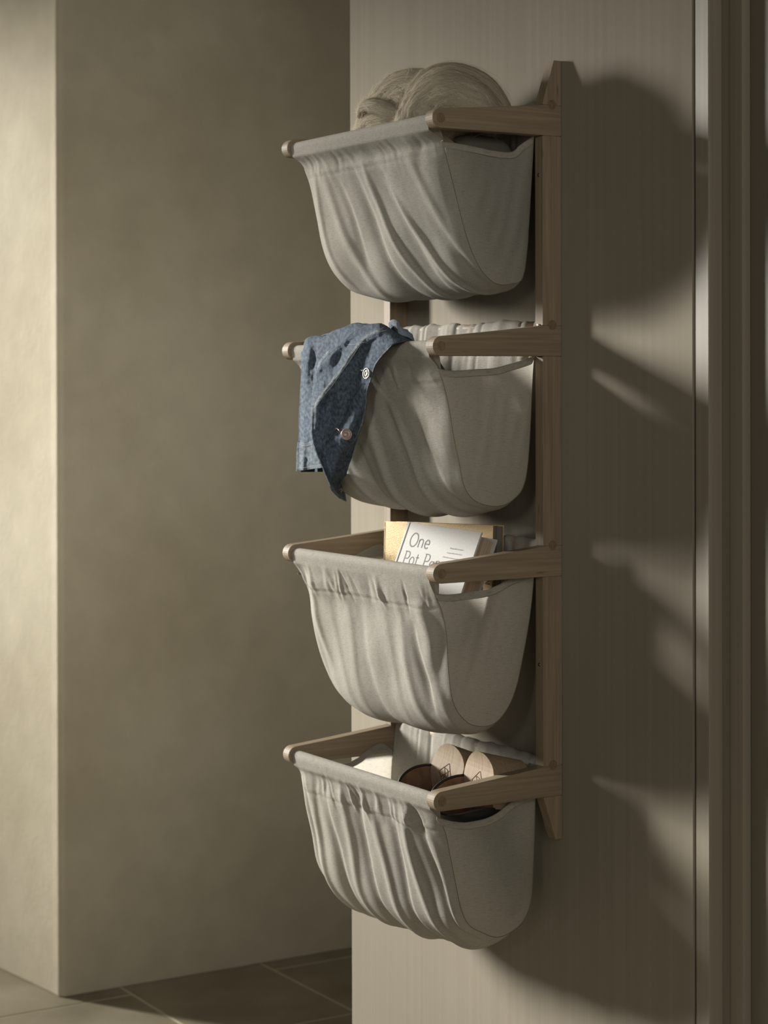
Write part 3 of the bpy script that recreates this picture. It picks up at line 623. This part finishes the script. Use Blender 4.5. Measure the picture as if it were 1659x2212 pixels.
# metal shank buttons
MB1 = mat('button_silver', lin('8f8c85'), .5, .4, .6); MB2 = mat('button_rose', lin('8d7a72'), .42, .5, .7)
def button(x, y, nrm, m, label, r=.0088):
    c_ = ray_y(*Zp(x, y), sheet_y(x, y, .0075)-.0035); prof = [(0, .0004), (.26*r, .0006), (.36*r, .0014), (.46*r, .0014), (.54*r, .0004), (.74*r, .0003), (.80*r, .0012), (.92*r, .0014), (1.0*r, .0006), (1.0*r, -.0012), (.6*r, -.0018)]
    n = 40; bm = bmesh.new(); rg = []
    for (rr_, h) in prof[1:]: rg.append([bm.verts.new((rr_*math.cos(2*math.pi*i/n), rr_*math.sin(2*math.pi*i/n), h)) for i in range(n)])
    bm.faces.new(rg[0])
    for a, b in zip(rg, rg[1:]):
        for i in range(n): bm.faces.new((a[i], a[(i+1) % n], b[(i+1) % n], b[i]))
    for i in range(22):                          # raised beading round the face
        a = 2*math.pi*i/22; cx_, cy_ = .64*r*math.cos(a), .64*r*math.sin(a)
        bmesh.ops.create_icosphere(bm, subdivisions=1, radius=.00042, matrix=Matrix.Translation((cx_, cy_, .0004)))
    me = bpy.data.meshes.new('button'); bmesh.ops.recalc_face_normals(bm, faces=bm.faces[:]); bm.to_mesh(me); bm.free(); me.materials.append(m)
    me.polygons.foreach_set('use_smooth', [True]*len(me.polygons))
    o = bpy.data.objects.new('button', me); C.objects.link(o); o.parent = jk; o.location = c_-jk.location
    o.rotation_euler = Vector(nrm).to_track_quat('Z', 'Y').to_euler(); o['label'] = label; return o
button(905, 668, (.08, -.99, .10), MB1, 'bright silver button catching the light')
button(677, 1360, (.72, -.69, .05), MB2, 'dull rose-grey metal button')
button(602, 1990, (.6, -.8, .05), MB2, 'small dull button at the pointed tip', .0042)
Vt, Ft = tube([tuple(ray_y(*Zp(x, y), sheet_y(x, y, .0085)-.0015)) for x, y in [(555, 1300), (575, 1292), (592, 1310), (612, 1335)]], .0013, 8); o = mesh_obj('buttonhole_thread', Vt, Ft, MB2, None, True); inv(o, jk)
Vt, Ft = tube([tuple(ray_y(*Zp(x, y), sheet_y(x, y, .0085)-.0012)) for x, y in [(838, 628), (856, 634), (872, 625)]], .0010, 8); o = mesh_obj('buttonhole_thread', Vt, Ft, MST, None, True); inv(o, jk)

# ------------------------------------------------------------ books in the third basket
MCW = mat('white_book_cloth', lin('cdcac4'), .6, .2); lk(MCW, vary(MCW, coords(MCW, (900, 300, 900)), lin('a19e98'), lin('aeaba5'), 1, 3, .3, .7), bsdf(MCW).inputs['Base Color'])
MPG = mat('page_edges', lin('9a8a76'), .9, .1); lk(MPG, vary(MPG, coords(MPG, (2, 2, 900)), lin('857664'), lin('a89883'), 1, 4, .3, .7), bsdf(MPG).inputs['Base Color'])
MPD = mat('page_edges_grey', lin('6e675c'), .9, .1); lk(MPD, vary(MPD, coords(MPD, (2, 2, 1200)), lin('59534a'), lin('7f776b'), 1, 4, .3, .7), bsdf(MPD).inputs['Base Color'])
MTX = mat('grey_print', lin('6f6d6a'), .7, .1); MBK = mat('black_print', lin('1b1b1c'), .6, .2)
MGD = mat('gold_foil', lin('b0905c'), .5, .4, .3)
c = vary(MGD, coords(MGD, (700, 700, 700)), lin('987848'), lin('c4ae80'), 1, 3, .3, .7); lk(MGD, c, bsdf(MGD).inputs['Base Color'])
lk(MGD, bump(MGD, noisef(MGD, coords(MGD, (800, 800, 800)), 1, 3), .0006, .8), bsdf(MGD).inputs['Normal'])
def book(name, label, grp, tl, tr, lean, W_, H_, TH, mcover, mpage, board, inset, hard=True, sig=8):
    tl, tr = Vector(tl), Vector(tr); ex = (tr-tl).normalized(); up0 = Vector((0, math.sin(lean), math.cos(lean)))
    ez = ex.cross(up0).normalized(); ey = ez.cross(ex).normalized()      # x right, y up, z towards the viewer
    Mx = Matrix((ex, ey, ez)).transposed().to_4x4(); Mx.translation = tl
    e = empty(name, (0, 0, 0), label, 'book', grp); e.matrix_world = Mx
    def bx(nm, x0, x1, y0, y1, z0, z1, m, bv=.0006):
        bm = bmesh.new(); box(bm, x0, x1, y0, y1, z0, z1); o = bm_obj(nm, bm, m, e); bevel(o, bv); return o
    cv = bx('cover', .007 if hard else 0, W_, -H_, 0, -board, 0, mcover)
    bx('cover', .007 if hard else 0, W_, -H_, 0, -TH, -TH+board, mcover)
    # rounded spine and hinge groove
    bm = bmesh.new(); pts = [(0, 0), (-.0015, -TH*.25), (-.002, -TH*.5), (-.0015, -TH*.75), (0, -TH), (.006, -TH), (.006, -TH+board), (.0025, -TH+board), (.0025, -board-.0004), (.0070, -board-.0002), (.0070, -.0016), (.0045, -.0016), (.0035, 0)]
    va = [bm.verts.new((x, 0, z)) for x, z in pts]; vb = [bm.verts.new((x, -H_, z)) for x, z in pts]; n = len(pts)
    bm.faces.new(va); bm.faces.new(vb[::-1])
    for i in range(n): bm.faces.new((va[i], vb[i], vb[(i+1) % n], va[(i+1) % n]))
    o = bm_obj('spine', bm, mcover, e)
    # page block built of signatures whose edges step slightly
    bm = bmesh.new(); z = -TH+board; zz = (TH-2*board)/sig; rs = random.Random(5)
    for i in range(sig):
        d_ = rs.uniform(0, .0009); box(bm, .003, W_-inset-d_, -H_+inset, -inset-d_*.6-.0016*abs(i/(sig-1)-.5), z+i*zz+.00012, z+(i+1)*zz-.00012)
    bm_obj('page_block', bm, mpage, e)
    return e, cv
wbk, wcv = book('hardcover_book', 'white hardcover cookbook with pale grey title, leaning at the front of the third basket', 'books in the third basket',
    (-.2355, -.125, 1.1077), (-.0614, -.1045, 1.1012), math.radians(23), .1755, .188, .036, MCW, MPG, .0030, .0050)
def text(body, x, y, size, m, parent, font_w=1.0, rot=0, z=.0003, ext=.00005, name='lettering'):
    cu = bpy.data.curves.new(name, 'FONT'); cu.body = body; cu.size = size; cu.extrude = ext; cu.materials.append(m); cu.offset = 0
    o = bpy.data.objects.new(name, cu); C.objects.link(o); o.parent = parent; o.location = (x, y, z); o.scale = (font_w, 1, 1); o.rotation_euler = (0, 0, rot); return o
def strokes(segs, wd, m, parent, name='lettering', z=.0002):
    """lettering built of polyline strokes, local x/y in metres on the cover"""
    V = []; Fc = []
    for sg_ in segs:
        pts = [Vector((p[0], p[1], 0)) for p in sg_]; b0 = len(V)
        for i, p in enumerate(pts):
            t = (pts[min(i+1, len(pts)-1)]-pts[max(i-1, 0)]).normalized(); nn = Vector((-t.y, t.x, 0))*wd/2
            V += [p-nn, p+nn]
        for i in range(len(pts)-1): Fc.append((b0+2*i, b0+2*i+2, b0+2*i+3, b0+2*i+1))
    V = [(v[0], v[1], z) for v in V]
    o = mesh_obj(name, V, Fc, m, parent); return o
def arc(cx, cy, rx, ry, a0, a1, n=28): return [(cx+rx*math.cos(math.radians(a0+(a1-a0)*i/n)), cy+ry*math.sin(math.radians(a0+(a1-a0)*i/n))) for i in range(n+1)]
# "One" / "Pot, Pan," in light slab letters
def glyphs(word, x, y, h, g_=1.0):
    s = []; w_ = 0
    for ch in word:
        X = x+w_; xh = h*.62
        if ch == 'O': s.append(arc(X+h*.42, y+h*.5, h*.40, h*.5, 0, 360, 40)); w_ += h*.98
        elif ch == 'n': s += [[(X+h*.06, y+xh), (X+h*.06, y)], arc(X+h*.27, y+xh-h*.21, h*.21, h*.21, 180, 0)+[(X+h*.48, y)]]; w_ += h*.68
        elif ch == 'e': s += [[(X+h*.06, y+xh*.52), (X+h*.50, y+xh*.52)]+arc(X+h*.28, y+xh*.5, h*.23, xh*.5, 5, 318)]; w_ += h*.66
        elif ch == 'P': s += [[(X+h*.10, y+h), (X+h*.10, y)], [(X, y), (X+h*.22, y)], [(X, y+h), (X+h*.34, y+h)]+arc(X+h*.34, y+h*.73, h*.24, h*.27, 90, -90)+[(X+h*.10, y+h*.46)]]; w_ += h*.72
        elif ch == 'o': s.append(arc(X+h*.26, y+xh*.5, h*.24, xh*.5, 0, 360, 32)); w_ += h*.64
        elif ch == 't': s += [[(X+h*.14, y+h*.88), (X+h*.14, y+h*.12)]+arc(X+h*.26, y+h*.12, h*.12, h*.12, 180, 300), [(X, y+xh), (X+h*.32, y+xh)]]; w_ += h*.44
        elif ch == 'a': s += [arc(X+h*.25, y+xh*.42, h*.21, xh*.42, 0, 360, 30), [(X+h*.46, y+xh*.9), (X+h*.46, y)]]; w_ += h*.62
        elif ch == ',': s.append([(X+h*.10, y+h*.06), (X+h*.02, y-h*.16)]); w_ += h*.22
        elif ch == ' ': w_ += h*.30
    return s
strokes(glyphs('One', .0195, -.0385, .0220), .0021, MTX, wcv)
strokes(glyphs('Pot, Pan,', .0185, -.0680, .0210), .0017, MTX, wcv)
rs = random.Random(3)
for li, (y_, x0_, x1_) in enumerate([(-.0330, .1180, .1480), (-.0405, .1140, .1490), (-.0480, .1080, .1500), (-.0555, .1090, .1440)]):   # too small to read in the photograph: rows of marks
    sg_ = []; x = x0_
    while x < x1_:
        l = rs.uniform(.0010, .0024); h = rs.choice([.0014, .0014, .0022]); sg_.append([(x, y_), (x+l*.4, y_+h), (x+l*.8, y_)]); x += l*1.15
    strokes(sg_, .0005, MTX, wcv, 'small_print')
sg_ = []; x = .100
while x < .136: sg_.append([(x, -.118), (x+.0010, -.1158), (x+.0018, -.118)]); x += rs.uniform(.0022, .0030)
strokes(sg_, .0006, MTX, wcv, 'small_print')
gbk, gcv = book('paperback_book', 'large gold-covered book with grey page edges standing behind the white one', 'books in the third basket',
    (-.3480, -.100, 1.1012), (-.1060, -.0535, 1.1072), math.radians(3), .2475, .285, .024, MGD, MPD, .0010, .0012, False, 12)
bm = bmesh.new(); box(bm, .010, .2265, -.200, -.0700, 0, .00025); bm_obj('black_panel', bm, MBK, gcv)
N2 = [[(0, 0), (0, 1), (.62, 0), (.62, 1)], [(.85, .78), (.95, .97), (1.2, 1), (1.4, .85), (1.38, .6), (.84, 0), (1.45, 0)]]
strokes([[(.2420-.0095*b, -.0905+.0095*a) for a, b in l] for l in N2], .0016, MBK, gcv, 'lettering', .0003)

# ------------------------------------------------------------ clogs in the lowest basket
MTN = mat('tan_lining', lin('9d7556'), .7, .2); lk(MTN, vary(MTN, coords(MTN, (60, 60, 60)), lin('5f4636'), lin('775a46'), 1, 4), bsdf(MTN).inputs['Base Color'])
MBL = mat('black_leather', lin('17191a'), .45, .4); MNA = mat('brass_nail', lin('a98b56'), .35, .5, .8)
def clog(top, sdir, ndir, label):
    s_ = Vector(sdir).normalized(); nv_ = Vector(ndir); nv_ = (nv_-s_*nv_.dot(s_)).normalized(); wv = nv_.cross(s_)
    Mx = Matrix((s_, wv, nv_)).transposed().to_4x4(); Mx.translation = Vector(top)
    e = empty('clog', (0, 0, 0), label, 'shoe', 'pair of clogs'); e.matrix_world = Mx
    Ls = .238
    def hw(s): 
        if s < .034: return .0370*math.sqrt(max(0, 1-((.034-s)/.034)**2))
        if s < .10: return .0370+(.0325-.0370)*math.sin((s-.034)/.066*math.pi/2)
        if s < .175: return .0325+(.044-.0325)*(.5-.5*math.cos((s-.10)/.075*math.pi))
        f = (s-.175)/(Ls-.175); return .044*math.sqrt(max(0, 1-f**2.4))
    def nt(s): return -.004*math.sin(min(1, s/.05)*math.pi)-.050*(.5-.5*math.cos(min(1, max(0, (s-.03)/.125))*math.pi))+(.010*((s-.18)/.058)**2 if s > .18 else 0)
    def nb(s):
        if s < .062: return -.079
        if s < .085: return -.079+(.040)*(s-.062)/.023
        if s < .115: return -.039-.012*(s-.085)/.03
        if s < .15: return -.051-.028*(.5-.5*math.cos((s-.115)/.035*math.pi))
        return -.079+(.012*((s-.18)/.058)**2 if s > .18 else 0)
    ss = np.r_[0.0004, .0015, .004, .008, .013, .019, .026, .034, np.linspace(.042, .21, 30), .22, .228, .234, .2375]
    V = []; m = 16
    for s in ss:
        h = max(.0005, hw(s)); t, b = nt(s), nb(s)
        sh = .006 if s < .06 else 0
        for j in range(m+1): V.append((s, -h+2*h*j/m, t))
        for j in range(m+1): V.append((s+ (.010*(1-s/.06) if s < .06 else 0), (h-sh)*(1-2*j/m), b))
    k_ = 2*(m+1); Fc = [(i*k_+j, i*k_+(j+1) % k_, (i+1)*k_+(j+1) % k_, (i+1)*k_+j) for i in range(len(ss)-1) for j in range(k_)]
    Fc += [tuple(range(k_))[::-1], tuple(range((len(ss)-1)*k_, len(ss)*k_))]
    sole = mesh_obj('wooden_sole', V, Fc, WS, e); sole.data.polygons.foreach_set('use_smooth', [False]*len(sole.data.polygons)); bevel(sole, .0016, 3)
    md = sole.modifiers['bevel']; md.angle_limit = math.radians(50)
    # leather upper: arch over the forefoot, open towards the heel
    nu, nv = 60, 40
    def up(off):
        V = []
        for i in range(nu):
            p = math.pi*i/(nu-1)
            for j in range(nv):
                v = j/(nv-1); s0 = .044+.034*(p/math.pi)+.030*math.sin(p)**1.2; s = s0+(Ls+.001-s0)*v
                h = hw(min(s, Ls-.0005))+off; ht = np.interp(s, [.05, .08, .12, .18, .238], [.098, .094, .076, .050, .022])+off
                if s > .20: ht *= math.sqrt(max(0.02, 1-((s-.20)/.040)**2))
                base = nt(min(s, .235))-.003
                V.append((s, -h*math.cos(p)*(1+.06*math.sin(p)), base+ht*math.sin(p)**.72+.003*(1-math.sin(p))))
        return V
    o1 = mesh_obj('leather_upper', up(.0022), grid_faces(nu, nv), MBL, e, True); o2 = mesh_obj('lining', up(.0004), grid_faces(nu, nv), MTN, e, True)
    Vu = up(.0013); Vt, Ft = tube([Vu[i*nv] for i in range(nu)], .0021, 8); mesh_obj('piping', Vt, Ft, MBL, e, True)
    # nailed flange along both sides of the sole
    for sd in (-1, 1):
        V = []; sq = np.linspace(.044 if sd < 0 else .078, .225, 40)
        for s in sq:
            for j, dz in enumerate((.004, -.003, -.010, -.0105)): V.append((s, sd*(hw(s)+.0020-(.0015 if j == 3 else 0)), nt(s)+dz))
        o = mesh_obj('welt', V, grid_faces(40, 4), MBL, e, True)
        for s in np.arange(.052 if sd < 0 else .084, .22, .022):
            bm = bmesh.new(); bmesh.ops.create_icosphere(bm, subdivisions=2, radius=.0027, matrix=Matrix.Translation((s, sd*(hw(s)+.0020), nt(s)-.005)) @ Matrix.Scale(.4, 4, (0, 1, 0)))
            bm_obj('nail', bm, MNA, e, True)
    # branded mark burnt into the heel seat: a diamond frame with an angular letter inside
    MBR = mat('burnt_mark', lin('4a3828'), .8, .1)
    cx_, cy_ = .046, 0; a = .0140
    pr_ = lambda u_, v_: (cx_-v_*a*1.25, cy_+u_*a)
    ln = [[(-1, .05), (.15, 1.0), (1, -.05), (-.15, -1.0), (-1, .05)], [(-.42, .53), (.42, -.53)], [(-.58, -.42), (.58, .42)], [(-.35, .50)]+[(.0+.55*math.cos(t)-.1, .0+.45*math.sin(t)) for t in np.linspace(2.0, -.9, 14)], [(0, 0), (-.12, -.92)]]
    V = []; Fc = []
    for l in ln:
        pts = [pr_(*q) for q in l]; pts = [(np.interp(t, range(len(pts)), [p[0] for p in pts]), np.interp(t, range(len(pts)), [p[1] for p in pts])) for t in np.linspace(0, len(pts)-1, 8*len(pts))]
        b0 = len(V)
        for i, p in enumerate(pts):
            t = Vector(pts[min(i+1, len(pts)-1)])-Vector(pts[max(i-1, 0)]); t = t.normalized() if t.length else Vector((1, 0)); nn = Vector((-t.y, t.x))*.00055
            for sg_ in (-1, 1):
                s = p[0]+sg_*nn.x; V.append((s, p[1]+sg_*nn.y, nt(s)+.00025))
        for i in range(len(pts)-1): Fc.append((b0+2*i, b0+2*i+2, b0+2*i+3, b0+2*i+1))
    mesh_obj('burnt_mark', V, Fc, MBR, e)
    return e
clog((-.0570, -.1110, .7718), (-.07, -.13, -.985), (.03, -.985, .17), 'near clog of the pair, its wooden heel closest to the arm and upright')
clog((-.1380, -.1080, .7700), (-.14, -.24, -.95), (.14, -.95, .28), 'far clog of the pair, behind the other, its heel mark fully in view')
